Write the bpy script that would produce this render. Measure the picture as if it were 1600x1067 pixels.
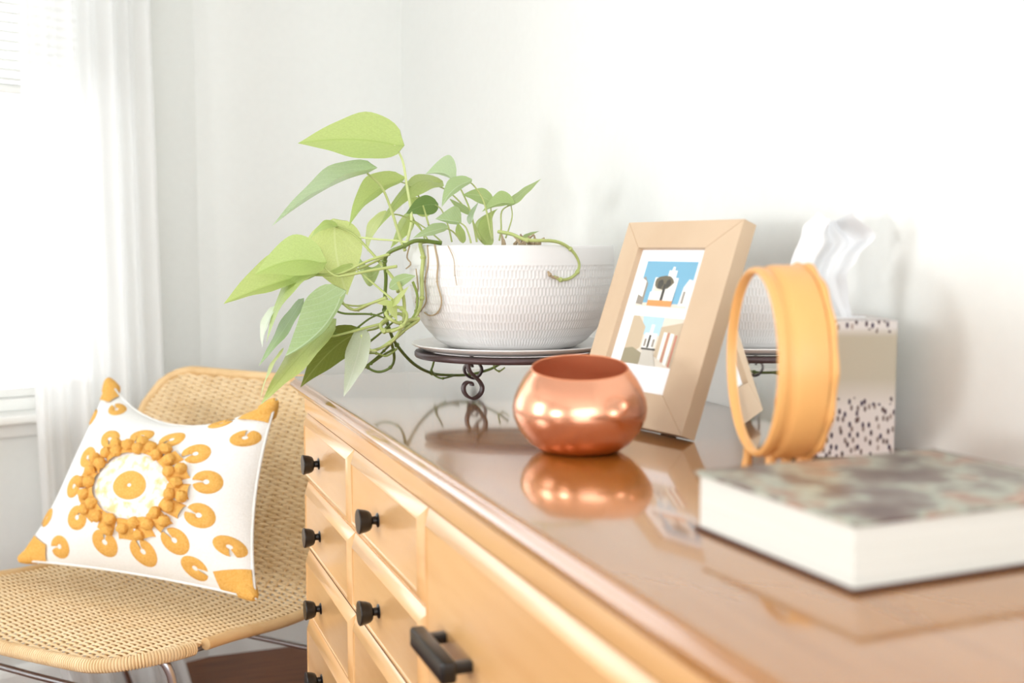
import bpy, math, random
from mathutils import Vector, Matrix
random.seed(7)
C = bpy.context.scene.collection
for o in list(bpy.data.objects): bpy.data.objects.remove(o)
S = bpy.context.scene
# ------------------------------------------------------------------ camera, world, light, exposure
EYE = 1.085
cd = bpy.data.cameras.new('camera'); cam = bpy.data.objects.new('camera', cd); C.objects.link(cam)
cd.sensor_width = 36.0; cd.lens = 39.375; cd.clip_start = .02
cam.location = (0, 0, EYE)
cam.rotation_euler = (math.radians(90-4.7528), 0, math.radians(-20.4841))
cd.dof.use_dof = True; cd.dof.focus_distance = 1.64; cd.dof.aperture_fstop = 3.4
S.camera = cam
S.view_settings.view_transform = 'Standard'; S.view_settings.look = 'None'
S.view_settings.gamma = 1.0; S.view_settings.use_curve_mapping = False
S.view_settings.exposure = -1.0
W = bpy.data.worlds.new('sky'); S.world = W; W.use_nodes = True
W.node_tree.nodes['Background'].inputs[0].default_value = (.93, .97, 1, 1)
W.node_tree.nodes['Background'].inputs[1].default_value = 7.0
def area(name, loc, direction, sx, sy, power, col=(1, 1, 1)):
    l = bpy.data.lights.new(name, 'AREA'); l.shape = 'RECTANGLE'; l.size = sx; l.size_y = sy; l.energy = power; l.color = col
    o = bpy.data.objects.new(name, l); C.objects.link(o); o.location = loc
    o.rotation_euler = Vector(direction).to_track_quat('-Z', 'Y').to_euler(); return o
area('daylight_side_window', (-2.33, -.34, 1.08), (1, 0, 0), .38, .38, 54, (.96, .98, 1))
area('daylight_far_window', (-2.33, 1.42, 1.40), (1, 0, 0), .8, 1.4, 38, (.93, .97, 1))
area('added_rear_fill', (-.5, -1.82, 1.45), (0, 1, 0), 2.4, 1.6, 31, (.93, .97, 1))  # fill light added behind the camera, no source seen there

# ------------------------------------------------------------------ helpers
def srgb(r, g, b):
    f = lambda c: (c/255/12.92) if c/255 <= .04045 else ((c/255+.055)/1.055)**2.4
    return (f(r), f(g), f(b), 1)
def mat(name, col, rough=.5, spec=.5, metal=0, **kw):
    m = bpy.data.materials.new(name); m.use_nodes = True; b = m.node_tree.nodes['Principled BSDF']
    b.inputs['Base Color'].default_value = col; b.inputs['Roughness'].default_value = rough
    b.inputs['Specular IOR Level'].default_value = spec; b.inputs['Metallic'].default_value = metal
    for k, v in kw.items(): b.inputs[k.replace('_', ' ')].default_value = v
    return m
def N(m, t, **kw):
    n = m.node_tree.nodes.new(t)
    for k, v in kw.items(): setattr(n, k, v)
    return n
def L(m, a, b): m.node_tree.links.new(a, b)
def ramp(m, stops):
    n = N(m, 'ShaderNodeValToRGB'); e = n.color_ramp.elements
    while len(e) < len(stops): e.new(.5)
    for el, (p, c) in zip(e, stops): el.position = p; el.color = c
    return n
def noise_mat(name, stops, scale, stretch=(1, 1, 1), rough=.5, spec=.5, bump=0, detail=4, coat=0):
    m = mat(name, (1, 1, 1, 1), rough, spec); b = m.node_tree.nodes['Principled BSDF']
    tc = N(m, 'ShaderNodeTexCoord'); mp = N(m, 'ShaderNodeMapping'); mp.inputs['Scale'].default_value = stretch
    nz = N(m, 'ShaderNodeTexNoise'); nz.inputs['Scale'].default_value = scale; nz.inputs['Detail'].default_value = detail
    r = ramp(m, stops)
    L(m, tc.outputs['Object'], mp.inputs[0]); L(m, mp.outputs[0], nz.inputs[0]); L(m, nz.outputs[0], r.inputs[0]); L(m, r.outputs[0], b.inputs['Base Color'])
    if bump:
        bp = N(m, 'ShaderNodeBump'); bp.inputs['Strength'].default_value = bump; bp.inputs['Distance'].default_value = .002
        L(m, nz.outputs[0], bp.inputs['Height']); L(m, bp.outputs[0], b.inputs['Normal'])
    b.inputs['Coat Weight'].default_value = coat; b.inputs['Coat Roughness'].default_value = .07; b.inputs['Coat IOR'].default_value = 1.75
    return m
class MB:
    def __init__(s): s.v = []; s.f = []; s.uv = {}; s.mi = []
    def add(s, vs, fs, mi=0):
        b = len(s.v); s.v += [tuple(v) for v in vs]; s.f += [tuple(i+b for i in f) for f in fs]; s.mi += [mi]*len(fs); return b
    def box(s, x0, x1, y0, y1, z0, z1, bev=0, M=None, mi=0):
        # box with chamfered vertical/horizontal edges via inset rings
        b = min(bev, (x1-x0)*.49, (y1-y0)*.49, (z1-z0)*.49)
        if b <= 0:
            vs = [(x, y, z) for z in (z0, z1) for x, y in ((x0, y0), (x1, y0), (x1, y1), (x0, y1))]
            fs = [(3, 2, 1, 0), (4, 5, 6, 7)]+[(i, (i+1) % 4, 4+(i+1) % 4, 4+i) for i in range(4)]
        else:
            rings = [(b, z0), (b*.3, z0+b*.3), (0, z0+b), (0, z1-b), (b*.3, z1-b*.3), (b, z1)]
            vs = []; fs = []; n = 8
            for k, (ins, z) in enumerate(rings):
                c = b
                X0, X1, Y0, Y1 = x0+ins, x1-ins, y0+ins, y1-ins; c = max(b-ins, b*.05)
                vs += [(X0+c, Y0, z), (X1-c, Y0, z), (X1, Y0+c, z), (X1, Y1-c, z), (X1-c, Y1, z), (X0+c, Y1, z), (X0, Y1-c, z), (X0, Y0+c, z)]
                if k: fs += [((k-1)*n+i, (k-1)*n+(i+1) % n, k*n+(i+1) % n, k*n+i) for i in range(n)]
            fs += [tuple(range(n-1, -1, -1)), tuple(range((len(rings)-1)*n, len(rings)*n))]
        if M: vs = [M @ Vector(v) for v in vs]
        s.add(vs, fs, mi)
    def loft(s, rings, cap0=True, cap1=True, closed=True, mi=0):
        n = len(rings[0]); vs = [p for r in rings for p in r]; fs = []
        for k in range(1, len(rings)):
            for i in range(n if closed else n-1): fs.append(((k-1)*n+i, (k-1)*n+(i+1) % n, k*n+(i+1) % n, k*n+i))
        if cap0: fs.append(tuple(range(n-1, -1, -1)))
        if cap1: fs.append(tuple(range((len(rings)-1)*n, len(rings)*n)))
        s.add(vs, fs, mi)
    def lathe(s, prof, n=48, M=None, cap0=False, cap1=False):
        rings = []
        for (r, z) in prof:
            ring = [Vector((r*math.cos(2*math.pi*i/n), r*math.sin(2*math.pi*i/n), z)) for i in range(n)]
            rings.append([M @ p for p in ring] if M else ring)
        s.loft(rings, cap0, cap1)
    def tube(s, pts, rad, n=8, sub=4, closed=False):
        P = [Vector(p) for p in pts]; q = []; rr = []
        m = len(P); R = rad if isinstance(rad, (list, tuple)) else [rad]*m
        for i in range(m if closed else m-1):
            a, b, c, d = (P[(i-1) % m], P[i], P[(i+1) % m], P[(i+2) % m]) if closed else (P[max(i-1, 0)], P[i], P[i+1], P[min(i+2, m-1)])
            for k in range(sub):
                t = k/sub; t2 = t*t; t3 = t2*t
                q.append(.5*((2*b)+(c-a)*t+(2*a-5*b+4*c-d)*t2+(3*b-a-3*c+d)*t3)); rr.append(R[i]*(1-t)+R[(i+1) % m]*t)
        if not closed: q.append(P[-1]); rr.append(R[-1])
        up = None; rings = []
        for i, p in enumerate(q):
            t = (q[(i+1) % len(q)]-q[i-1]) if closed else (q[min(i+1, len(q)-1)]-q[max(i-1, 0)])
            t = t.normalized() if t.length > 1e-9 else Vector((0, 0, 1))
            if up is None: up = t.orthogonal().normalized()
            up = (up-t*up.dot(t)); up = up.normalized() if up.length > 1e-6 else t.orthogonal().normalized()
            sd = t.cross(up)
            rings.append([p+(up*math.cos(2*math.pi*j/n)+sd*math.sin(2*math.pi*j/n))*rr[i] for j in range(n)])
        if closed: s.loft(rings+[rings[0]], False, False)
        else: s.loft(rings)
    def build(s, name, m, parent=None, smooth=True, loc=None):
        me = bpy.data.meshes.new(name); me.from_pydata(s.v, [], s.f); me.update()
        for x in (m if isinstance(m, (list, tuple)) else [m]): me.materials.append(x)
        if isinstance(m, (list, tuple)): me.polygons.foreach_set('material_index', s.mi)
        o = bpy.data.objects.new(name, me); C.objects.link(o)
        if smooth:
            me.polygons.foreach_set('use_smooth', [True]*len(me.polygons))
            try: me.set_sharp_from_angle(angle=math.radians(38))
            except Exception: pass
        if parent: o.parent = parent; o.matrix_parent_inverse = parent.matrix_world.inverted()
        return o
def thing(name, label, cat, loc, group=None):
    o = bpy.data.objects.new(name, None); C.objects.link(o); o.location = loc; o.empty_display_size = .05
    o['label'] = label; o['category'] = cat
    if group: o['group'] = group
    o.matrix_world = Matrix.Translation(Vector(loc)); return o
def tag(o, label=None, cat=None, group=None, kind=None):
    for k, v in (('label', label), ('category', cat), ('group', group), ('kind', kind)):
        if v: o[k] = v
    return o
def struct(o): o['kind'] = 'structure'; return o
def dup(o, name=None):
    c = o.copy(); C.objects.link(c); return c
def frame_matrix(o, ex, ey, ez):
    ex, ey, ez = Vector(ex), Vector(ey), Vector(ez)
    return Matrix(((ex.x, ey.x, ez.x, o[0]), (ex.y, ey.y, ez.y, o[1]), (ex.z, ey.z, ez.z, o[2]), (0, 0, 0, 1)))

# ------------------------------------------------------------------ materials
M_wall = noise_mat('wall_paint', [(.3, srgb(233, 234, 230)), (.7, srgb(235, 236, 232))], 60, rough=.85, spec=.2, bump=.03, detail=8)
M_ceil = mat('ceiling_paint', srgb(245, 245, 243), .9, .2)
M_trim = mat('trim_paint', srgb(242, 242, 238), .45, .4)
M_floor = noise_mat('floor_wood', [(.3, srgb(104, 60, 34)), (.7, srgb(134, 82, 48))], 6, (1, 14, 1), rough=.42, spec=.35)
M_wood = noise_mat('maple_wood', [(.25, srgb(224, 172, 112)), (.5, srgb(230, 180, 121)), (.78, srgb(217, 161, 100))], 5, (5, .6, 5), rough=.36, spec=.5, coat=.75)
M_wood.node_tree.nodes['Principled BSDF'].inputs['Coat Roughness'].default_value = .2
M_top = noise_mat('maple_top', [(.25, srgb(158, 100, 36)), (.5, srgb(167, 108, 42)), (.8, srgb(148, 91, 30))], 4, (9, .7, 9), rough=.16, spec=.6, coat=1)
M_gap = mat('dark_gap', srgb(70, 36, 16), .8, .1)
M_black = mat('black_metal', srgb(18, 15, 14), .34, .5)
M_pot = mat('white_ceramic', srgb(229, 227, 225), .45, .4)
M_saucer = mat('saucer_ceramic', srgb(240, 236, 234), .3, .5)
M_iron = mat('wrought_iron', srgb(72, 52, 52), .38, .6, metal=.35)
M_soil = noise_mat('soil', [(.3, srgb(52, 34, 24)), (.7, srgb(96, 66, 46))], 90, rough=1, spec=.1, bump=.6)
M_copper = mat('polished_copper', srgb(238, 172, 140), .24, .5, metal=1)
M_copin = mat('brushed_copper', srgb(222, 144, 104), .5, .5, metal=.6)
M_oak = noise_mat('pale_oak', [(.3, srgb(198, 170, 140)), (.7, srgb(209, 184, 155))], 7, (1, 1, 1), rough=.5, spec=.3)
M_mat = mat('mat_board', srgb(246, 246, 248), .7, .3)
M_backing = mat('frame_backing', srgb(70, 56, 44), .8, .2)
M_yellow = mat('yellow_enamel', srgb(232, 172, 104), .4, .4)
M_mirror = mat('mirror_glass', (.9, .91, .9, 1), .03, .5, metal=1)
M_page = noise_mat('book_pages', [(.3, srgb(212, 209, 200)), (.7, srgb(222, 219, 211))], 4, (1, 1, 160), rough=.9, spec=.1)
M_tissue = mat('tissue_paper', srgb(226, 227, 228), .9, .1, Transmission_Weight=0.0)
M_chrome = mat('brushed_steel', srgb(190, 190, 196), .28, .5, metal=1)
M_rattan = noise_mat('rattan', [(.3, srgb(228, 196, 148)), (.7, srgb(240, 214, 172))], 30, rough=.55, spec=.3)
M_rattan2 = noise_mat('rattan_pole', [(.3, srgb(218, 178, 124)), (.7, srgb(234, 200, 150))], 18, rough=.45, spec=.4)
M_cotton = noise_mat('white_cotton', [(.3, srgb(240, 238, 234)), (.7, srgb(247, 246, 243))], 300, rough=.95, spec=.1, bump=.3)
M_mustard = noise_mat('mustard_yarn', [(.3, srgb(228, 170, 84)), (.7, srgb(238, 188, 108))], 260, rough=1, spec=.05, bump=.9)
M_lace = noise_mat('pale_mustard_stitch', [(.46, srgb(246, 244, 238)), (.66, srgb(240, 212, 156))], 60, rough=1, spec=.05, bump=.3)
def sheer():
    m = mat('sheer_curtain', srgb(247, 247, 246), .9, .1); nt = m.node_tree; b = nt.nodes['Principled BSDF']; out = nt.nodes['Material Output']
    t = N(m, 'ShaderNodeBsdfTranslucent'); t.inputs[0].default_value = srgb(247, 247, 246)
    tr = N(m, 'ShaderNodeBsdfTransparent'); mx = N(m, 'ShaderNodeMixShader'); mx.inputs[0].default_value = .6
    m2 = N(m, 'ShaderNodeMixShader'); m2.inputs[0].default_value = .04
    L(m, b.outputs[0], mx.inputs[1]); L(m, t.outputs[0], mx.inputs[2]); L(m, mx.outputs[0], m2.inputs[1]); L(m, tr.outputs[0], m2.inputs[2]); L(m, m2.outputs[0], out.inputs[0])
    return m
M_sheer = sheer()
def glass():
    m = mat('window_glass', (1, 1, 1, 1), .02, .5); nt = m.node_tree; out = nt.nodes['Material Output']
    tr = N(m, 'ShaderNodeBsdfTransparent'); g = N(m, 'ShaderNodeBsdfGlossy'); g.inputs['Roughness'].default_value = .02
    fr = N(m, 'ShaderNodeFresnel'); mx = N(m, 'ShaderNodeMixShader')
    L(m, fr.outputs[0], mx.inputs[0]); L(m, tr.outputs[0], mx.inputs[1]); L(m, g.outputs[0], mx.inputs[2]); L(m, mx.outputs[0], out.inputs[0]); return m
M_glass = glass()
def leaf_mat(name, col, vein, trans=.45, rough=.38):
    m = mat(name, col, rough, .45); nt = m.node_tree; b = nt.nodes['Principled BSDF']; out = nt.nodes['Material Output']
    uv = N(m, 'ShaderNodeUVMap'); sep = N(m, 'ShaderNodeSeparateXYZ'); L(m, uv.outputs[0], sep.inputs[0])
    a = N(m, 'ShaderNodeMath', operation='ABSOLUTE'); L(m, sep.outputs[1], a.inputs[0])
    # midrib: thin pale line; side veins: slanted waves
    r = ramp(m, [(.0, (.6, .6, .6, 1)), (.02, (.6, .6, .6, 1)), (.05, (0, 0, 0, 1))]); L(m, a.outputs[0], r.inputs[0])
    s1 = N(m, 'ShaderNodeMath', operation='MULTIPLY_ADD'); s1.inputs[1].default_value = .55; L(m, a.outputs[0], s1.inputs[0])
    ng = N(m, 'ShaderNodeMath', operation='MULTIPLY'); ng.inputs[1].default_value = -1; L(m, sep.outputs[0], ng.inputs[0]); L(m, ng.outputs[0], s1.inputs[2])
    s2 = N(m, 'ShaderNodeMath', operation='MULTIPLY'); s2.inputs[1].default_value = 52; L(m, s1.outputs[0], s2.inputs[0])
    s3 = N(m, 'ShaderNodeMath', operation='SINE'); L(m, s2.outputs[0], s3.inputs[0])
    r2 = ramp(m, [(.88, (0, 0, 0, 1)), (1, (.22, .22, .22, 1))]); L(m, s3.outputs[0], r2.inputs[0])
    ad = N(m, 'ShaderNodeMath', operation='MAXIMUM'); L(m, r.outputs[0], ad.inputs[0]); L(m, r2.outputs[0], ad.inputs[1])
    nz = N(m, 'ShaderNodeTexNoise'); nz.inputs['Scale'].default_value = 45
    hv = N(m, 'ShaderNodeMapRange'); hv.inputs[3].default_value = .85; hv.inputs[4].default_value = 1.12; L(m, nz.outputs[0], hv.inputs[0])
    hs = N(m, 'ShaderNodeHueSaturation'); hs.inputs['Color'].default_value = col; L(m, hv.outputs[0], hs.inputs['Value'])
    mx = N(m, 'ShaderNodeMix', data_type='RGBA'); L(m, ad.outputs[0], mx.inputs[0]); L(m, hs.outputs[0], mx.inputs[6]); mx.inputs[7].default_value = vein
    L(m, mx.outputs[2], b.inputs['Base Color'])
    t = N(m, 'ShaderNodeBsdfTranslucent'); L(m, mx.outputs[2], t.inputs[0])
    ms = N(m, 'ShaderNodeMixShader'); ms.inputs[0].default_value = trans
    L(m, b.outputs[0], ms.inputs[1]); L(m, t.outputs[0], ms.inputs[2]); L(m, ms.outputs[0], out.inputs[0]); return m
LM = dict(light=leaf_mat('leaf_light', srgb(196, 214, 134), srgb(176, 200, 110)), mid=leaf_mat('leaf_mid', srgb(182, 204, 136), srgb(208, 222, 166)),
    pale=leaf_mat('leaf_pale', srgb(214, 226, 150), srgb(226, 235, 175)), deep=leaf_mat('leaf_deep', srgb(138, 168, 100), srgb(165, 190, 130), .3),
    olive=leaf_mat('leaf_olive', srgb(128, 146, 66), srgb(160, 174, 100), .3), grey=leaf_mat('leaf_grey', srgb(172, 194, 138), srgb(208, 222, 192), .35, .3),
    greyl=leaf_mat('leaf_grey_light', srgb(196, 216, 172), srgb(215, 228, 195)), silver=leaf_mat('leaf_silver', srgb(186, 206, 166), srgb(216, 227, 200), .4, .25),
    white=leaf_mat('leaf_white', srgb(220, 230, 206), srgb(235, 240, 225), .4, .25))
VM = dict(dark=mat('vine_dark', srgb(108, 126, 58), .4, .4), light=mat('vine_light', srgb(176, 186, 116), .45, .4), mid=mat('vine_mid', srgb(150, 166, 88), .45, .4),
    pale=mat('vine_pale', srgb(206, 216, 150), .45, .4), root=mat('vine_root', srgb(178, 158, 128), .7, .2))
# ------------------------------------------------------------------ room
XW, YF, XL, YB, ZC = .807, 3.0213, -2.35, -1.85, 2.6
CXc = .2586; ang = math.radians(21)
bd = Vector((-math.cos(ang), -math.sin(ang), 0)); bn = Vector((math.sin(ang), -math.cos(ang), 0))   # along the window wall, and into the room
BM = frame_matrix((CXc, YF, 0), bd, -bn, (0, 0, 1))     # local x along the wall, y outwards
TL_ = (CXc-XL)/math.cos(ang)+.02
YL = YF-(CXc-XL)*math.tan(ang)
def wallbox(name, boxes, m=M_wall, M=None, smooth=False):
    b = MB()
    for q in boxes: b.box(*q, M=M)
    return struct(b.build(name, m, smooth=smooth))
wallbox('floor', [(XL-.1, XW+.1, YB-.1, YF+.1, -.1, 0)], M_floor)
wallbox('ceiling', [(XL-.1, XW+.1, YB-.1, YF+.1, ZC, ZC+.1)], M_ceil)
wallbox('wall_right', [(XW, XW+.1, YB, YF+.1, 0, ZC)])
wallbox('wall_far', [(CXc, XW, YF, YF+.1, 0, ZC)])
W0, W1, WZ0, WZ1 = .215, 1.42, .70, 2.25
wallbox('wall_window', [(0, W0, 0, .1, 0, ZC), (W1, TL_, 0, .1, 0, ZC), (W0, W1, 0, .1, 0, WZ0), (W0, W1, 0, .1, WZ1, ZC)], M=BM)
LW = [(1.0, 1.84, .65, 2.15), (-.62, -.06, .8, 1.36)]     # openings of the left wall (y0, y1, z0, z1)
wallbox('wall_left', [(XL-.1, XL, YB, -.62, 0, ZC), (XL-.1, XL, -.06, 1.0, 0, ZC), (XL-.1, XL, 1.84, YL+.05, 0, ZC),
    (XL-.1, XL, 1.0, 1.84, 0, .65), (XL-.1, XL, 1.0, 1.84, 2.15, ZC), (XL-.1, XL, -.62, -.06, 0, .8), (XL-.1, XL, -.62, -.06, 1.36, ZC)])
wallbox('wall_rear', [(XL, -1.7, YB-.1, YB, 0, ZC), (.7, XW, YB-.1, YB, 0, ZC), (-1.7, .7, YB-.1, YB, 0, .65), (-1.7, .7, YB-.1, YB, 2.25, ZC)])
def baseboard(name, rings_axis, M=None):
    # profile in (out from wall, z), swept along x of M
    prof = [(0, 0), (.014, 0), (.014, .075), (.010, .085), (.005, .092), (0, .094)]
    b = MB(); x0, x1 = rings_axis
    b.loft([[M @ Vector((x, -p, z)) for p, z in prof] for x in (x0, x1)])
    return struct(b.build(name, M_trim, smooth=False))
baseboard('baseboard_far', (0, XW-CXc-.015), frame_matrix((CXc, YF, 0), (1, 0, 0), (0, 1, 0), (0, 0, 1)))
baseboard('baseboard_right', (0, YF-YB), frame_matrix((XW, YF, 0), (0, -1, 0), (1, 0, 0), (0, 0, 1)))
baseboard('baseboard_window', (.0, TL_-.05), BM)
# visible window: casing, sashes, panes, sill
def ring_box(b, x0, x1, z0, z1, y0, y1, w, M):
    b.box(x0, x0+w, y0, y1, z0, z1, .003, M); b.box(x1-w, x1, y0, y1, z0, z1, .003, M)
    b.box(x0+w, x1-w, y0, y1, z0, z0+w, .003, M); b.box(x0+w, x1-w, y0, y1, z1-w, z1, .003, M)
win = bpy.data.objects.new('window_1', None); C.objects.link(win); win['kind'] = 'structure'
b = MB(); ring_box(b, W0-.055, W1+.055, WZ0-.055, WZ1+.055, -.018, -.0005, .053, BM); b.build('casing', M_trim, win)
b = MB(); ring_box(b, W0, W1, WZ0, WZ1, .03, .099, .03, BM); b.build('window_frame', M_trim, win)
zm = 1.47
b = MB(); ring_box(b, W0+.031, W1-.031, WZ0+.031, zm, .040, .06, .022, BM); sa = b.build('sash', M_trim, win)
b = MB(); b.box(W0+.052, W1-.052, .048, .052, WZ0+.052, zm-.021, 0, BM); b.build('pane', M_glass, sa, smooth=False)
b = MB(); ring_box(b, W0+.031, W1-.031, zm-.018, WZ1-.031, .065, .085, .022, BM); sb = b.build('sash', M_trim, win)
b = MB(); b.box(W0+.052, W1-.052, .073, .077, zm+.003, WZ1-.052, 0, BM); b.build('pane', M_glass, sb, smooth=False)
b = MB(); b.box(W0-.09, W1+.09, -.06, .03, WZ0-.02, WZ0+.001, .006, BM); b.build('sill', M_trim, win)
b = MB(); ring_box(b, (W0+W1)/2-.04, (W0+W1)/2+.04, WZ0+.068, WZ0+.08, .028, .038, .012, BM); b.box(W0+.075, W0+.13, .024, .0395, WZ0+.05, WZ0+.06, .002, BM)
b.build('sash_lift', M_iron, win)
# two more windows on the left, one behind, unseen, added for fill light: frames only at the openings that light the room
for k, (y0, y1, z0, z1) in enumerate(LW):
    w = bpy.data.objects.new('window_%d' % (k+2), None); C.objects.link(w); w['kind'] = 'structure'
    MM = frame_matrix((XL, 0, 0), (0, 1, 0), (-1, 0, 0), (0, 0, 1))
    b = MB(); ring_box(b, y0-.06, y1+.06, z0-.06, z1+.06, -.015, -.0005, .06, MM); b.build('casing', M_trim, w)
MM = frame_matrix((0, YB, 0), (1, 0, 0), (0, -1, 0), (0, 0, 1))
w = bpy.data.objects.new('window_4', None); C.objects.link(w); w['kind'] = 'structure'  # unseen rear window, added to carry the fill light
b = MB(); ring_box(b, -1.76, .76, .59, 2.31, -.015, -.0005, .06, MM); b.build('casing', M_trim, w)
# blind on the visible window
bl = thing('window_blind', 'white slatted blind drawn down inside the window left of the sheer curtain', 'blind', BM @ Vector((W0+.03, .015, WZ1-.05)))
b = MB(); b.box(W0+.004, W1-.004, .001, .028, WZ1-.045, WZ1-.001, .004, BM); b.build('headrail', M_trim, bl)
b = MB(); b.box(-(W1-W0)/2+.012, (W1-W0)/2-.012, -.012, .012, -.0012, .0012)
slat = None; RT = Matrix.Rotation(math.radians(28), 4, 'X')
nz_ = 34
for k in range(nz_):
    z = WZ1-.065-k*.0215
    MT = BM @ Matrix.Translation(((W0+W1)/2, .015, z)) @ RT
    if slat is None: slat = b.build('slat', M_trim, None, smooth=False); o = slat
    else: o = dup(slat)
    o.parent = bl; o.matrix_parent_inverse = bl.matrix_world.inverted(); o.matrix_world = MT
b = MB(); zb = WZ1-.065-nz_*.0215; b.box(W0+.006, W1-.006, .004, .027, zb-.012, zb+.004, .003, BM); b.build('bottom_rail', M_trim, bl)
# sheer curtain
def curtain():
    cu = thing('sheer_curtain', 'white sheer curtain hanging in soft folds to the floor beside the window', 'curtain', BM @ Vector((.3, -.08, 0)))
    nu, nv = 120, 40; vs = []; fs = []
    for j in range(nv+1):
        v = j/nv; z = 2.42*(1-v)+.012
        for i in range(nu+1):
            u = i/nu
            low = max(0, v-.93)/.07
            x = .158+.02*(1-v)+u*(.285+.02*math.sin(3*v))-(.02*low)
            y = -.115-.012*math.sin(u*2*math.pi*6.5+.6*math.sin(4*u)+.5*v)-.010*math.sin(u*2*math.pi*3.2+1.3)-.012*v-low*(.05+.05*math.sin(u*9))
            vs.append(BM @ Vector((x, y, z+low*.01*math.sin(u*31))))
    for j in range(nv):
        for i in range(nu): a = j*(nu+1)+i; fs.append((a, a+1, a+nu+2, a+nu+1))
    b = MB(); b.add(vs, fs); b.build('curtain_panel', M_sheer, cu)
    b = MB(); b.tube([BM @ Vector((-.05+.1*0+.06, -.09, 2.45)), BM @ Vector((1.6, -.09, 2.45))], .009); b.build('curtain_rod', M_trim, cu)
curtain()

# ------------------------------------------------------------------ dresser
TOP = .870; XFc = .334; Y1 = 1.880; COLS = [1.880, 1.515, 1.147, .411, .043, -.325]; Y0 = COLS[-1]
ZR = [.808, .691, .574, .457, .340, .223, .106]
dr = thing('dresser', 'long honey maple dresser with raised drawer fronts and black knobs along the wall', 'dresser', (.56, .75, 0))
def rect_ring(x0, x1, y0, y1, z): return [(x0, y0, z), (x1, y0, z), (x1, y1, z), (x0, y1, z)]
b = MB(); rings = []
for ins, z in ((.016, TOP-.0285), (.012, TOP-.0285), (.012, TOP-.0255), (.009, TOP-.0235), (.0085, TOP-.021), (.003, TOP-.0195), (.0005, TOP-.0165), (.0, TOP-.0135), (.0015, TOP-.0105), (.0045, TOP-.0075), (.0068, TOP-.006), (.0074, TOP-.0045), (.0066, TOP-.002), (.0085, TOP-.0006), (.0105, TOP)):
    rings.append(rect_ring(.3065+ins, XW-.0015, Y0-.012+ins, Y1+.016-ins, z))
b.loft(rings); tp = b.build('top', M_top, dr)
b = MB(); b.box(XFc-.006, XW-.004, Y0+.002, Y1-.002, ZR[0]+.003, TOP-.0284, .001); b.build('apron', M_wood, dr)
b = MB(); b.box(XFc, XW-.004, Y0+.002, Y1-.002, .095, ZR[0]+.0032); b.build('case', M_wood, dr, smooth=False)
b = MB(); b.box(XFc+.02, XW-.01, Y0+.03, Y1-.03, 0, .096); b.build('plinth', M_wood, dr, smooth=False)
b = MB()
for z in (ZR[0], ZR[2], ZR[4], ZR[6]): b.box(XFc-.0012, XFc+.001, Y0+.004, Y1-.004, z-.0016, z+.0030)
b.build('drawer_gap', M_gap, dr, smooth=False)
def panel(y1, y0, z1, z0):
    b = MB(); rg = []
    for ins, x in ((.0004, XFc), (.0006, XFc-.0010), (.0014, XFc-.0018), (.0160, XFc-.0104), (.0172, XFc-.0107), (.0180, XFc-.0103), (.0188, XFc-.0090), (.0200, XFc-.0088)):
        rg.append([(x, y1-ins, z0+ins), (x, y0+ins, z0+ins), (x, y0+ins, z1-ins), (x, y1-ins, z1-ins)])
    b.loft(rg); return b.build('drawer_front', M_wood, dr)
XP = XFc-.0087
kb = MB(); kb.lathe([(.0095, 0), (.0085, .0015), (.0054, .0028), (.0050, .0072), (.0062, .0084), (.0100, .0094), (.0124, .0118), (.0140, .0160), (.0150, .0215), (.0157, .0240), (.0157, .0252), (.0150, .0260), (.0, .0262)], 28, frame_matrix((0, 0, 0), (0, 1, 0), (0, 0, 1), (-1, 0, 0)), cap0=True)
knob0 = None
def knob(y, z, par):
    global knob0
    if knob0 is None: knob0 = kb.build('knob', M_black, None); o = knob0
    else: o = dup(knob0)
    o.parent = par; o.matrix_parent_inverse = par.matrix_world.inverted(); o.location = (XP+.0002, y, z)
def pull(yc, z, par):
    b = MB(); hl = .056
    b.box(XP-.034, XP-.018, yc-hl, yc+hl, z-.0105, z+.0105, .003)
    for s in (-1, 1): b.box(XP-.019, XP+.0003, yc+s*(hl-.014)-.006, yc+s*(hl-.014)+.006, z-.005, z+.005, .001)
    b.build('bar_pull', M_black, par)
for c in (0, 1, 3, 4):
    for rr in range(6):
        p = panel(COLS[c]-.0005, COLS[c+1]+.0005, ZR[rr]-.0003, ZR[rr+1]+.0003)
        kc = (COLS[c]+COLS[c+1])/2+{0: .045, 1: .02, 3: 0, 4: 0}[c]
        knob(kc, (ZR[rr]+ZR[rr+1])/2-.0035, p)
for k in (0, 2, 4):
    p = panel(COLS[2]-.0005, COLS[3]+.0005, ZR[k]-.0003, ZR[k+2]+.0003)
    pull(COLS[2]-.124, (ZR[k]+ZR[k+2])/2, p); pull(COLS[3]+.118, (ZR[k]+ZR[k+2])/2, p)

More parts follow.
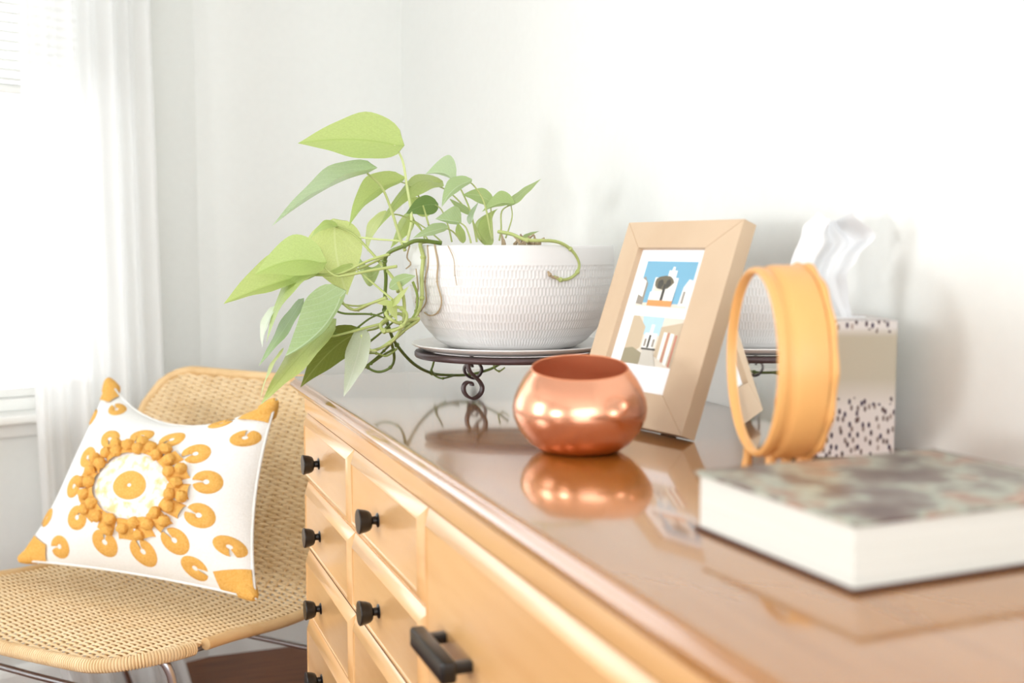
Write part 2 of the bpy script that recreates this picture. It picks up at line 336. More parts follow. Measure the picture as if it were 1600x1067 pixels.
# ------------------------------------------------------------------ plant on its stand
PX, PY = .594, 1.592
PS = (1.694/1750)    # metres per pixel at the pot
ZS = TOP+.062        # underside of saucer
st = thing('plant_stand', 'dark wrought iron ring stand with curled feet under the white planter', 'plant stand', (PX, PY, TOP))
b = MB(); b.lathe([(.128, .0), (.146, .0), (.1475, .002), (.1475, .007), (.146, .009), (.128, .009), (.128, .0)], 64, Matrix.Translation((PX, PY, TOP+.0525))); b.build('ring', M_iron, st)
for k, a in enumerate((math.radians(225), math.radians(98), math.radians(338))):
    # S-scroll foot, in the vertical plane through the axis; x runs outwards
    ca, sa_ = math.cos(a), math.sin(a)
    prof = [(.1440, .0540), (.1435, .0480), (.1400, .0410), (.1320, .0345), (.1230, .0270), (.1180, .0180), (.1220, .0085), (.1330, .0032), (.1440, .0060), (.1510, .0130), (.1520, .0210), (.1460, .0265), (.1380, .0255), (.1370, .0215)]
    ga = (math.radians(186), math.radians(176), a)[k]; gx, gy = math.cos(ga), math.sin(ga)   # the plane the scroll is bent in
    b = MB(); pts = [(PX+ca*.139+gx*(r-.139)*.85, PY+sa_*.139+gy*(r-.139)*.85, TOP+z) for r, z in prof]
    P = [Vector(p) for p in pts]; q = []
    for i in range(len(P)-1):
        a0, b0, c0, d0 = P[max(i-1, 0)], P[i], P[i+1], P[min(i+2, len(P)-1)]
        for t in (0, .25, .5, .75): q.append(.5*((2*b0)+(c0-a0)*t+(2*a0-5*b0+4*c0-d0)*t*t+(3*b0-a0-3*c0+d0)*t**3))
    q.append(P[-1]); rings = []
    tang = Vector((-gy, gx, 0))
    for i, p in enumerate(q):
        t = (q[min(i+1, len(q)-1)]-q[max(i-1, 0)]).normalized(); nn = t.cross(tang)
        rings.append([p+tang*x+nn*y for x, y in ((-.0045, -.0018), (.0045, -.0018), (.005, 0), (.0045, .0018), (-.0045, .0018), (-.005, 0))])
    b.loft(rings); b.build('leg', M_iron, st)
sc_ = MB(); sc_.lathe([(.0, .0), (.120, .0), (.134, .002), (.1495, .0085), (.152, .0105), (.1515, .012), (.147, .0115), (.132, .006), (.118, .0045), (.0, .0045)], 96, Matrix.Translation((PX, PY, TOP+.0617)))
tag(sc_.build('plant_saucer', M_saucer), 'round white saucer between the iron stand and the textured planter', 'saucer')
pl = thing('potted_plant', 'trailing light green vine plant in a white textured bowl planter on an iron stand', 'plant', (PX, PY, ZS+.0045))
ZP = ZS+.0047; HP = EYE+.0045-ZP      # height of the bowl
def potprof():
    pr = [(0.0, 0), (.088, 0), (.096, .002), (.103, .0065)]
    # (height below rim in px -> half width px)
    tab = [(149, 116), (139, 124), (130, 133), (120, 140), (108, 147), (96, 152), (80, 156), (60, 158.5), (40, 159.5), (28, 160), (12, 159.3), (3, 158.6)]
    for d, hw in tab: pr.append((hw*PS, HP-d*PS))
    return pr
PP = potprof()
def pot():
    b = MB(); na = 720; zs = []; K = PP
    zmin, zmax = .0065, HP-.003
    nz = 96; rows = [.010+i*.0118 for i in range(11)]
    ztop = HP-30*PS
    def rad(z):
        for (r0, z0), (r1, z1) in zip(K, K[1:]):
            if z0 <= z <= z1 and z1 > z0:
                return r0+(r1-r0)*(z-z0)/(z1-z0)
        return K[-1][0]
    def rads(z): return sum(rad(min(max(z+d, zmin), zmax)) for d in (-.004, -.002, 0, .002, .004))/5
    rings = [[(r*math.cos(2*math.pi*i/na), r*math.sin(2*math.pi*i/na), z) for i in range(na)] for r, z in ((.0, 0), (.088, 0), (.0965, .0015))]
    for k in range(nz+1):
        z = zmin+(zmax-zmin)*k/nz; r = rads(z)
        row = int((z-.009)/.0122); fz = ((z-.009)/.0122) % 1
        ring = []
        for i in range(na):
            d = 0
            if .009 < z < ztop:
                ph = (i+(2 if row % 2 else 0)) % 4
                inz = min(1, min(fz, 1-fz)/.12)
                d = -.0011*inz*(1 if ph < 2 else 0)
            a = 2*math.pi*i/na
            ring.append(((r+d)*math.cos(a), (r+d)*math.sin(a), z))
        rings.append(ring)
    for r, z in ((PP[-1][0]-.001, HP-.0008), (PP[-1][0]-.003, HP), (PP[-1][0]-.0055, HP-.0008), (PP[-1][0]-.0065, HP-.004), (PP[-1][0]-.0070, HP-.03)):
        rings.append([(r*math.cos(2*math.pi*i/na), r*math.sin(2*math.pi*i/na), z) for i in range(na)])
    rings = [[(x+PX, y+PY, z+ZP) for x, y, z in rg] for rg in rings]
    b.loft(rings, False, False)
    o = b.build('pot', M_pot, pl)
pot()
b = MB(); R_ = PP[-1][0]-.0068; n = 40; rings = []
for rr in (1, .8, .6, .4, .2, .02): rings.append([(PX+R_*rr*math.cos(2*math.pi*i/n), PY+R_*rr*math.sin(2*math.pi*i/n), ZP+HP-.020+.012*(1-rr)+(random.uniform(-.003, .003) if rr < 1 else 0)) for i in range(n)])
b.loft(rings, False, True); b.build('soil', M_soil, pl)
# leaves: base, middle, tip, upper half-width vector, lower half-width vector, tone (metres, world)
LEAVES=[
 ([0.4238,1.6333,1.2372],[0.3593,1.6366,1.2438],[0.2828,1.6431,1.2363],[0.0102,0.0248,0.0429],[-0.0136,-0.0344,-0.0308],'light'),
 ([0.3783,1.6143,1.1936],[0.3163,1.6192,1.1687],[0.2407,1.6267,1.116],[-0.0004,0.0463,0.0264],[-0.0141,-0.0454,-0.0009],'silver'),
 ([0.4406,1.6653,1.1857],[0.3944,1.6593,1.1644],[0.3573,1.6476,1.1171],[-0.0091,0.0317,0.0203],[-0.003,-0.0352,-0.008],'light'),
 ([0.4923,1.6455,1.1799],[0.4533,1.6386,1.1788],[0.3962,1.6326,1.1124],[0.0044,0.0395,0.0099],[0.0015,-0.0385,-0.0172],'light'),
 ([0.481,1.6149,1.1497],[0.4572,1.6075,1.1472],[0.4316,1.6,1.1354],[-0.0077,-0.0096,0.0137],[0.0077,0.0096,-0.0137],'deep'),
 ([0.458,1.6864,1.1343],[0.4478,1.6831,1.1145],[0.4291,1.6822,1.085],[-0.0034,0.0182,0.0038],[0.0097,-0.0161,-0.007],'light'),
 ([0.4165,1.67,1.1363],[0.3964,1.6701,1.114],[0.3888,1.6645,1.0792],[-0.0025,0.0212,0.0027],[0.0044,-0.021,-0.0036],'pale'),
 ([0.3418,1.6749,1.1185],[0.3419,1.6597,1.0688],[0.3525,1.6403,1.016],[0.0386,-0.0092,0.0069],[-0.0424,0.0151,-0.0083],'pale'),
 ([0.3398,1.6649,1.1183],[0.3222,1.6634,1.1181],[0.3016,1.6613,1.0982],[0.0008,0.0138,0.0065],[-0.0008,-0.0138,-0.0065],'light'),
 ([0.3081,1.6183,1.0638],[0.2649,1.624,1.0667],[0.2156,1.63,1.0467],[-0.0052,0.0051,0.0361],[-0.0042,-0.0241,-0.0225],'light'),
 ([0.3019,1.6513,1.0474],[0.24,1.6569,1.031],[0.1754,1.6627,1.0047],[-0.006,0.0253,0.0408],[-0.0097,-0.0399,-0.0108],'light'),
 ([0.3025,1.6296,1.046],[0.2611,1.6272,1.0261],[0.229,1.6163,0.9492],[0.0017,0.0411,0.0059],[0.0006,-0.0414,-0.0075],'light'),
 ([0.2803,1.6341,1.0033],[0.2531,1.6299,0.9632],[0.2192,1.6278,0.9163],[-0.0005,0.034,0.0056],[0.0005,-0.034,-0.0056],'deep'),
 ([0.3282,1.5745,1.0162],[0.2995,1.5705,0.9707],[0.2486,1.5755,0.9339],[-0.0288,0.0134,0.0295],[-0.0055,-0.0354,-0.0039],'grey'),
 ([0.3156,1.5967,0.9722],[0.2651,1.5952,0.9233],[0.216,1.5922,0.8646],[-0.0017,0.0463,0.0121],[0.0017,-0.0463,-0.0121],'light'),
 ([0.2492,1.6076,0.9365],[0.2306,1.6069,0.9106],[0.2177,1.603,0.8722],[0.0029,0.022,0.0005],[-0.0014,-0.0226,-0.0012],'pale'),
 ([0.3624,1.6315,0.9583],[0.3291,1.6629,0.93],[0.2896,1.6941,0.874],[-0.0269,-0.0263,0.0195],[0.026,0.0277,-0.0182],'olive'),
 ([0.3579,1.5694,0.9629],[0.3456,1.5623,0.9218],[0.3273,1.557,0.8756],[-0.0095,0.0295,0.0037],[0.0095,-0.0295,-0.0037],'white'),  # whitish tone stands in for the glare on this leaf
 ([0.2452,1.6465,0.9959],[0.2322,1.6491,0.9699],[0.2279,1.6481,0.9411],[-0.0045,0.0186,0.002],[0.0006,-0.0187,-0.0007],'white'),
 ([0.354,1.6224,1.0607],[0.337,1.6229,1.0552],[0.3201,1.6233,1.0497],[0.0024,0.0106,0.0035],[-0.0008,-0.0096,-0.0072],'light'),
 ([0.3942,1.5404,1.031],[0.4091,1.5331,1.0419],[0.4255,1.5247,1.0464],[-0.0005,0.0103,0.0083],[0.0005,-0.0103,-0.0083],'grey'),
 ([0.3927,1.5281,1.0063],[0.401,1.5207,1.0191],[0.4127,1.5123,1.0335],[0.0001,0.0118,0.0026],[-0.0001,-0.0118,-0.0026],'pale'),
 ([0.3911,1.529,1.0099],[0.3912,1.5226,0.9986],[0.3954,1.5144,0.9837],[0.0085,0.0055,0.0011],[-0.0085,-0.0055,-0.0011],'pale'),
 ([0.3902,1.5291,1.0072],[0.381,1.5327,1.009],[0.3709,1.5364,1.0081],[0.0022,0.0053,0.004],[-0.0022,-0.0053,-0.004],'pale'),
 ([0.5041,1.5988,1.1861],[0.4855,1.5959,1.1959],[0.4596,1.5946,1.1924],[0.0055,0.0004,0.0277],[-0.006,-0.0132,-0.0044],'greyl'),
 ([0.5136,1.552,1.1809],[0.49,1.5543,1.1687],[0.4723,1.5534,1.1437],[-0.0063,0.0154,0.0112],[0.0,-0.0179,-0.0054],'grey'),
 ([0.5514,1.5676,1.1536],[0.5324,1.5701,1.1628],[0.5097,1.5732,1.1625],[0.006,0.0077,0.0121],[-0.0061,-0.0086,-0.0111],'mid'),
 ([0.5276,1.5858,1.1379],[0.5103,1.5877,1.1472],[0.495,1.589,1.1583],[0.0069,0.0097,0.0038],[-0.0076,-0.0087,-0.0055],'mid'),
 ([0.4918,1.5335,1.1224],[0.4776,1.5336,1.1241],[0.4574,1.536,1.1267],[0.0034,0.0007,0.0216],[-0.0043,-0.0094,-0.0046],'grey'),
 ([0.4669,1.5206,1.1138],[0.4444,1.5178,1.1082],[0.4188,1.5159,1.0992],[0.0018,0.0141,0.0091],[-0.0029,-0.0148,-0.0065],'grey'),
 ([0.5542,1.5934,1.0946],[0.5442,1.5995,1.1214],[0.5719,1.5912,1.1443],[0.0001,0.021,0.0009],[0.0177,-0.0147,-0.0069],'light'),
 ([0.5742,1.5372,1.149],[0.5551,1.539,1.1498],[0.5296,1.5421,1.1376],[-0.0036,0.0029,0.017],[-0.0035,-0.0141,-0.0051],'mid'),
 ([0.576,1.5474,1.1504],[0.5923,1.5374,1.1669],[0.6155,1.5251,1.1862],[0.001,0.018,0.0051],[-0.0017,-0.018,-0.0044],'mid'),
 ([0.5168,1.5564,1.1231],[0.5173,1.5519,1.1359],[0.5275,1.5444,1.1542],[-0.0011,0.0115,0.0014],[0.0002,-0.0115,-0.001],'silver'),
 ([0.5814,1.5089,1.1015],[0.5901,1.506,1.1061],[0.6031,1.5015,1.1098],[0.0017,0.0073,0.002],[-0.0014,-0.0073,-0.0029],'mid'),
 ([0.5148,1.5868,1.0954],[0.5099,1.59,1.1115],[0.5094,1.5912,1.1228],[0.0091,0.0034,0.0013],[-0.0079,-0.0052,-0.0007],'light'),
 ([0.4935,1.6846,1.1425],[0.478,1.6915,1.1544],[0.4625,1.6983,1.1663],[0.0096,0.006,0.009],[-0.009,0.0022,-0.013],'light'),
 ([0.3827,1.6984,1.0732],[0.3983,1.6898,1.0419],[0.4195,1.6847,1.0732],[-0.0062,-0.0167,0.0173],[0.0062,0.0167,-0.0173],'mid'),
]
PETIOLES={
 0:([[0.4238,1.6333,1.2372],[0.4337,1.6233,1.2142],[0.4377,1.6141,1.1753],[0.4416,1.6046,1.1329],[0.4372,1.5999,1.1093],[0.4303,1.5963,1.0887]],0.0021),
 1:([[0.3783,1.6143,1.1936],[0.3964,1.6032,1.174],[0.4079,1.5933,1.1414],[0.4174,1.5837,1.1035],[0.4239,1.5766,1.0813]],0.002),
 2:([[0.4406,1.6653,1.1857],[0.4523,1.6388,1.1768],[0.4596,1.6124,1.1521],[0.4627,1.5869,1.1186]],0.0012),
 3:([[0.4923,1.6455,1.1799],[0.5063,1.6251,1.1695],[0.5265,1.6007,1.1403],[0.5406,1.5772,1.0963]],0.0013),
 4:([[0.481,1.6149,1.1497],[0.4888,1.6078,1.1419],[0.496,1.5995,1.1191],[0.4997,1.5923,1.0945]],0.0011),
 5:([[0.458,1.6864,1.1343],[0.4697,1.6631,1.1221],[0.4803,1.6403,1.1101],[0.4913,1.6169,1.0946]],0.0011),
 6:([[0.4165,1.67,1.1363],[0.4357,1.6484,1.1349],[0.4543,1.6259,1.1212],[0.466,1.6053,1.0982]],0.0012),
 7:([[0.3418,1.6749,1.1185],[0.3632,1.6487,1.1068],[0.3819,1.6224,1.0822],[0.395,1.5984,1.0608],[0.4061,1.5754,1.0408],[0.4076,1.5561,1.023]],0.0022),
 9:([[0.3081,1.6183,1.0638],[0.3247,1.5999,1.0465],[0.3398,1.5836,1.0467],[0.3676,1.563,1.0533],[0.4019,1.5401,1.0598]],0.0018),
 10:([[0.3019,1.6513,1.0474],[0.3297,1.6338,1.0476],[0.3636,1.6147,1.0552],[0.3975,1.5964,1.072]],0.0015),
 11:([[0.3025,1.6296,1.046],[0.3337,1.6074,1.0481],[0.3701,1.5847,1.0667],[0.398,1.5645,1.0768]],0.0018),
 12:([[0.282,1.6441,1.0028],[0.3178,1.6241,1.0087],[0.3598,1.6006,1.0016],[0.396,1.5812,1.0149]],0.0012),
 13:([[0.3282,1.5745,1.0162],[0.3341,1.5685,1.0036],[0.3453,1.5611,0.9984],[0.3645,1.552,1.0066],[0.3862,1.542,1.0148]],0.0017),
 14:([[0.3156,1.5967,0.9722],[0.316,1.5901,0.9598],[0.3374,1.5772,0.9647],[0.3587,1.5645,0.9715],[0.3816,1.5511,0.9782]],0.0018),
 16:([[0.3624,1.6315,0.9583],[0.3764,1.6126,0.965],[0.3866,1.5949,0.9697],[0.3976,1.5776,0.9817]],0.0018),
 17:([[0.3561,1.5699,0.962],[0.3625,1.5662,0.9465],[0.3735,1.5614,0.9392],[0.3918,1.5556,0.9502],[0.4146,1.5487,0.9684],[0.4321,1.5433,0.9811]],0.002),
 19:([[0.354,1.6224,1.0607],[0.3732,1.5756,1.0375],[0.3921,1.5289,1.0135]],0.0014),
 24:([[0.5041,1.5988,1.1861],[0.51,1.5924,1.1793],[0.5246,1.5799,1.1396],[0.5311,1.5699,1.0944]],0.0013),
 25:([[0.5136,1.552,1.1809],[0.5212,1.5485,1.1736],[0.5335,1.5418,1.1496],[0.5416,1.5343,1.0998]],0.0012),
 26:([[0.5514,1.5676,1.1536],[0.5508,1.5603,1.13],[0.5499,1.5523,1.0962]],0.0011),
 28:([[0.4918,1.5335,1.1224],[0.5002,1.5298,1.116],[0.505,1.5269,1.1032],[0.5072,1.525,1.0923]],0.0012),
 29:([[0.4669,1.5206,1.1138],[0.4807,1.5257,1.1085],[0.4953,1.5297,1.0941]],0.0012),
 31:([[0.5742,1.5372,1.149],[0.56,1.5416,1.1388],[0.5584,1.5399,1.1128],[0.5553,1.5396,1.0961]],0.0012),
 32:([[0.576,1.5474,1.1504],[0.5772,1.5451,1.1298],[0.5675,1.546,1.0999]],0.001),
}
VINES=[
 ('dark',[[0.4678,1.5398,1.0923],[0.4327,1.5425,1.0959],[0.4155,1.5483,1.0886],[0.3981,1.5647,1.0795],[0.3958,1.5858,1.0665],[0.3992,1.593,1.0414],[0.401,1.6096,0.9948],[0.4146,1.6338,0.9625],[0.4314,1.6575,0.938],[0.4677,1.6946,0.9046],[0.5086,1.731,0.884],[0.5465,1.7484,0.8775],[0.5792,1.7469,0.8775],[0.6026,1.7177,0.888],[0.6123,1.6832,0.9025]],0.00299),
 ('light',[[0.461,1.5747,1.0952],[0.4415,1.5571,1.0923],[0.4424,1.5475,1.0722],[0.4399,1.5461,1.0458],[0.439,1.5436,1.0139],[0.4337,1.5489,0.9918],[0.42,1.5475,0.9775],[0.4006,1.5381,0.9713],[0.3823,1.5394,0.9689],[0.3795,1.5465,0.9776],[0.3903,1.5486,0.9863],[0.4075,1.5534,0.9921],[0.4155,1.5445,0.986]],0.003105),
 ('light',[[0.4338,1.5428,0.983],[0.412,1.539,0.9691],[0.3906,1.54,0.9514],[0.3761,1.5606,0.941],[0.3637,1.5757,0.9383],[0.3532,1.5909,0.9439]],0.0023),
 ('dark',[[0.4051,1.5711,0.9402],[0.3931,1.596,0.9281],[0.3825,1.6202,0.9148],[0.3673,1.6564,0.8973]],0.00184),
 ('dark',[[0.4093,1.6022,0.9459],[0.4197,1.6283,0.9214],[0.4188,1.6486,0.9049],[0.4022,1.6542,0.8982],[0.387,1.6605,0.9049],[0.3771,1.6551,0.9233]],0.0023),
 ('dark',[[0.3135,1.6192,0.9755],[0.3305,1.6114,0.9597],[0.349,1.6049,0.9634],[0.3725,1.5871,0.9835],[0.3904,1.5707,0.9942],[0.3985,1.5579,1.0048]],0.001725),
 ('dark',[[0.3272,1.6159,0.9959],[0.3398,1.6,0.9909],[0.373,1.5769,0.9906],[0.3885,1.5599,0.9857]],0.001725),
 ('pale',[[0.3719,1.6407,1.1011],[0.3952,1.621,1.0982],[0.4157,1.5917,1.0961],[0.4293,1.5542,1.0923]],0.00161),
 ('light',[[0.5446,1.5126,1.1087],[0.5536,1.482,1.1047],[0.5602,1.4392,1.0964],[0.6001,1.4367,1.0947],[0.6252,1.4411,1.0841],[0.6393,1.4443,1.0662],[0.6369,1.443,1.0519],[0.6231,1.4382,1.0432],[0.6079,1.4344,1.0416],[0.5977,1.4329,1.0462]],0.002645),
 ('dark',[[0.5057,1.7026,0.9137],[0.5043,1.7124,0.8974],[0.5022,1.7125,0.8903],[0.5105,1.7193,0.881],[0.522,1.7147,0.8769],[0.5474,1.7268,0.8798]],0.00184),
 ('mid',[[0.6,1.6883,0.9087],[0.5996,1.6872,0.8943],[0.6071,1.6839,0.8882],[0.6159,1.6811,0.8943]],0.00161),
 ('root',[[0.4483,1.5445,1.0895],[0.4477,1.5396,1.065],[0.4452,1.5481,1.0375],[0.4476,1.5503,1.0098],[0.4474,1.5874,0.9913]],0.001265),
 ('root',[[0.454,1.5284,1.0904],[0.4556,1.5186,1.0634],[0.4549,1.5198,1.0382],[0.4599,1.5149,1.0112],[0.4583,1.5288,0.9942],[0.4534,1.5511,0.9885],[0.449,1.5656,0.9924]],0.00138),
 ('root',[[0.4661,1.5035,1.0886],[0.471,1.4925,1.0699],[0.4719,1.4898,1.0477],[0.4737,1.4869,1.0336]],0.00069),
 ('root',[[0.4355,1.5944,1.0887],[0.4342,1.6041,1.0718],[0.4392,1.6014,1.0624],[0.4319,1.6034,1.0549]],0.001265),
 ('root',[[0.4366,1.5643,1.0556],[0.4384,1.5611,1.028],[0.436,1.5634,1.0076],[0.4397,1.5602,0.9864]],0.001035),
 ('mid',[[0.4313,1.5777,1.1247],[0.4415,1.5735,1.1201],[0.4482,1.57,1.109],[0.4512,1.5676,1.0942]],0.00115),
 ('root',[[0.6038,1.4337,1.0443],[0.5956,1.4327,1.0453],[0.5907,1.4323,1.0489],[0.5878,1.4322,1.0533]],0.002185),
 ('light',[[0.4347,1.5426,0.9848],[0.4192,1.5376,0.9836],[0.402,1.5223,0.9804],[0.3879,1.5173,0.9855],[0.3839,1.5302,0.9938],[0.3934,1.5382,1.0022],[0.4069,1.533,1.0004],[0.4107,1.5199,0.9902],[0.401,1.5116,0.9766],[0.3899,1.5258,0.9688]],0.00276),
 ('light',[[0.3309,1.5835,1.0085],[0.3435,1.578,0.9994],[0.3537,1.574,0.9975],[0.3731,1.557,1.0089],[0.3912,1.5508,1.0144]],0.001955),
 ('dark',[[0.3651,1.6466,0.8984],[0.3825,1.6203,0.9167],[0.3936,1.5858,0.9365],[0.4022,1.5522,0.9556],[0.4119,1.5389,0.9673]],0.00184),
 ('dark',[[0.3743,1.6046,0.9468],[0.3855,1.5908,0.9588],[0.3931,1.5677,0.9713],[0.403,1.5543,0.983]],0.00184),
 ('mid',[[0.4111,1.5795,0.9393],[0.3944,1.5742,0.93],[0.3806,1.5797,0.9337],[0.3633,1.5862,0.9337]],0.001725),
 ('light',[[0.4004,1.5281,1.0385],[0.4078,1.5289,1.0186],[0.4101,1.5313,0.995],[0.4062,1.531,0.9752],[0.3972,1.5329,0.959]],0.00276),
 ('mid',[[0.4277,1.5499,1.0376],[0.4345,1.5509,1.0174],[0.4321,1.5499,0.9954],[0.4236,1.5466,0.983]],0.00207),
]
def leaf(P0, P1, P2, SU, SL, c):
    P0, P1, P2, SU, SL = map(Vector, (P0, P1, P2, SU, SL))
    M1 = P1*2-(P0+P2)*.5     # control point so that the curve passes through P1
    nu, nv = 16, 5; vs = []; uv = []; fs = []
    ax = (P2-P0).normalized(); Ln = (P2-P0).length
    nrm = (SU-SL).cross(ax); nrm.normalize()
    def mid(u): return P0*(1-u)**2+M1*2*u*(1-u)+P2*u*u
    def wf(u):
        if u < .33: return max(0.0, 1-((.33-u)/.33)**2.3)**.5
        t = (u-.33)/.67; return max(0.0, (1-t**1.65))**1.12
    for i in range(nu+1):
        u = (i/nu)**1.15
        for j in range(-nv, nv+1):
            s = j/nv; S_ = SU if s > 0 else SL; a = abs(s)
            lob = -.11*Ln*math.sin(min(1, a)*math.pi*.62)*(1-u)**5
            w = wf(u)
            if i == 0: w = .001
            p = mid(u)+S_*(a*w)+ax*lob
            p += nrm*(.012*Ln*w*(a**2)+.012*Ln*math.sin(u*14+s*2)*a*w)
            vs.append(p); uv.append((u, s*max(w, .02)))
    m = 2*nv+1
    for i in range(nu):
        for j in range(m-1): a = i*m+j; fs.append((a, a+1, a+m+1, a+m))
    b = MB(); b.add(vs, fs); o = b.build('leaf', LM[c], pl)
    ul = o.data.uv_layers.new(name='UVMap')
    for lp in o.data.loops: ul.data[lp.index].uv = uv[lp.vertex_index]
    return o
for i, lf in enumerate(LEAVES):
    o = leaf(*lf)
    if i in PETIOLES:
        pts, rad = PETIOLES[i]; b = MB(); n = len(pts)
        b.tube(pts, [rad*(.75+.5*k/(n-1)) for k in range(n)], 8, 5); b.build('petiole', VM['light'] if i not in (0, 17) else VM['pale'], o)
for c, pts, rad in VINES:
    b = MB(); n = len(pts); b.tube(pts, [rad*(1-.25*k/(n-1)) for k in range(n)], 8, 5)
    for k in range(2, n-1, 2):       # nodes on the vine
        p = Vector(pts[k]); d = (Vector(pts[k+1])-p).normalized()
        b.tube([p-d*rad*1.2, p, p+d*rad*1.2], [rad*.8, rad*1.45, rad*.8], 8, 2)
    b.build('root' if c == 'root' else 'vine', VM[c], pl)
# knobbly crown where the stems leave the soil
for (x, y) in ((778, 0), (742, 0), (690, 0), (640, 0)):
    pass
b = MB()
for k in range(16):
    a = random.uniform(0, 6.28); r0 = random.uniform(.0, .03); bx, by = PX-.02+r0*math.cos(a)*1.6, PY-.075+r0*math.sin(a)
    z0 = ZP+HP-.014
    b.tube([(bx, by, z0), (bx+random.uniform(-.008, .008), by+random.uniform(-.008, .008), z0+.016), (bx+random.uniform(-.012, .012), by+random.uniform(-.012, .012), z0+random.uniform(.022, .03))], [.003, .0024, .0012], 6, 2)
b.build('stem_stubs', VM['root'], pl)

# ------------------------------------------------------------------ copper bowl (mouth cut on a slant)
BXc, BYc = .4815, 1.083
cb = thing('copper_bowl', 'polished copper votive bowl with a slanted open mouth on the dresser top', 'bowl', (BXc, BYc, TOP))
fd = Vector((BXc, BYc, 0)).normalized()     # direction in which the mouth rises
def bowl(inner):
    b = MB(); n = 72; k = .0
    prof = [(.0, .0005), (.036, .0), (.043, .0015), (.054, .009), (.0645, .022), (.0705, .036), (.0718, .046), (.0700, .057), (.0655, .068), (.0605, .077), (.0555, .0835), (.0520, .0885)]
    if inner: prof = [(r-.0018 if r > .01 else r, z+.002 if z < .08 else z) for r, z in prof]
    def place(r, z, a):
        x, y = r*math.cos(a), r*math.sin(a)
        t = max(0, (z-.045)/.0435)
        return (BXc+x, BYc+y, TOP+.0003+z+t*t*.165*(x*fd.x+y*fd.y))
    rings = [[place(r, z, 2*math.pi*i/n) for i in range(n)] for r, z in prof]
    return rings
ro, ri = bowl(False), bowl(True)
b = MB(); b.loft(ro, False, False); b.build('bowl_wall', M_copper, cb)
b = MB(); rim = [[tuple((Vector(p)+Vector(q))/2+Vector((0, 0, .0011))) for p, q in zip(ro[-1], ri[-1])]]
b.loft([ro[-1]]+rim+ri[::-1], False, False); b.build('bowl_lining', M_copin, cb)

# ------------------------------------------------------------------ picture frame
e = Vector((.1982, -.9802, 0)); nh = Vector((.9802, .1982, 0)); lean = math.radians(20.2)
upv = nh*math.sin(lean)+Vector((0, 0, 1))*math.cos(lean); outn = e.cross(upv); 
if outn.x > 0: outn = -outn            # towards the viewer / window side
FW, FH, FT = .2114, .2565, .020
FO = Vector((.5643, 1.2926, TOP+.0006))
FM = frame_matrix(FO-outn*0, e, upv, outn)          # x across, y up the frame, z out of the face
pf = thing('picture_frame', 'pale oak picture frame holding two small town photos, leaning beside the planter', 'picture frame', FO)
FM.translation = FO+Vector((0, 0, 0)); 
# the lower back edge would dip under the table when it leans: raise by thickness
FM.translation += Vector((0, 0, FT*math.sin(lean)*1.0)) if (-outn*FT).z < 0 else Vector((0, 0, 0))
ix0, ix1, iy0, iy1 = .0343, .160, .0416, .222
def mitre(name, quad):
    b = MB(); rg = []
    (ax, ay), (bx, by), (cx, cy), (dx, dy) = quad
    lo = [(ax, ay, -FT), (bx, by, -FT), (cx, cy, -FT), (dx, dy, -FT)]
    hi = [(p[0], p[1], 0) for p in lo]
    cen = Vector((sum(p[0] for p in lo)/4, sum(p[1] for p in lo)/4, 0))
    hi2 = [tuple(Vector(p)+(cen-Vector(p)).normalized()*.0008) for p in hi]
    hi1 = [(p[0], p[1], -.0008) for p in lo]
    b.loft([[FM @ Vector(p) for p in r] for r in (lo, hi1, hi2)]); return b.build(name, M_oak, pf, smooth=False)
mitre('frame_rail', [(0, 0), (FW, 0), (ix1, iy0), (ix0, iy0)]); mitre('frame_rail', [(FW, FH), (0, FH), (ix0, iy1), (ix1, iy1)])
mitre('frame_stile', [(FW, 0), (FW, FH), (ix1, iy1), (ix1, iy0)]); mitre('frame_stile', [(0, FH), (0, 0), (ix0, iy0), (ix0, iy1)])
b = MB(); b.box(ix0-.004, ix1+.004, iy0-.004, iy1+.004, -.0105, -.008, 0, FM); b.build('mat_board', M_mat, pf, smooth=False)
b = MB(); b.box(ix0-.02, ix1+.02, iy0-.02, iy1+.02, -FT-.0025, -FT+.0005, 0, FM); b.build('backing_board', M_backing, pf, smooth=False)
b = MB(); pa = FM @ Vector((FW*.3, .15, -FT-.003)); pb = pa+nh*.03; pb.z = TOP+.0006
sd = e*.014
b.add([pa-sd, pa+sd, pb+sd, pb-sd, pa-sd+nh*.003, pa+sd+nh*.003, pb+sd+nh*.003, pb-sd+nh*.003], [(0, 1, 2, 3), (7, 6, 5, 4), (0, 4, 5, 1), (1, 5, 6, 2), (2, 6, 7, 3), (3, 7, 4, 0)]); b.build('easel_leg', M_backing, pf, smooth=False)
PC = {k: mat('print_'+k, srgb(*v), .35, .4) for k, v in dict(sky=(116, 172, 200), skyp=(176, 208, 222), white=(240, 238, 232), cream=(222, 212, 196), shade=(150, 140, 128), dark=(66, 62, 54), tree=(104, 96, 76), orange=(232, 150, 86), tan=(196, 176, 148), road=(206, 200, 188), rust=(190, 120, 100), olive=(150, 140, 112)).items()}
def photo(x0, x1, y0, y1, polys, label):
    keys = list(PC); b = MB(); zz = -.0078
    b.box(x0, x1, y0, y1, -.0081, zz, 0, FM, keys.index(polys[0]))
    for k, (c, pg) in enumerate(polys[1:]):
        b.add([FM @ Vector((x0+(x1-x0)*x, y0+(y1-y0)*y, zz+.00006*(k+1))) for x, y in pg], [tuple(range(len(pg)))], keys.index(c))
    o = b.build('photo_print', [PC[k] for k in keys], pf, smooth=False); o['label'] = label
R4 = lambda x0, x1, y0, y1: [(x0, y0), (x1, y0), (x1, y1), (x0, y1)]
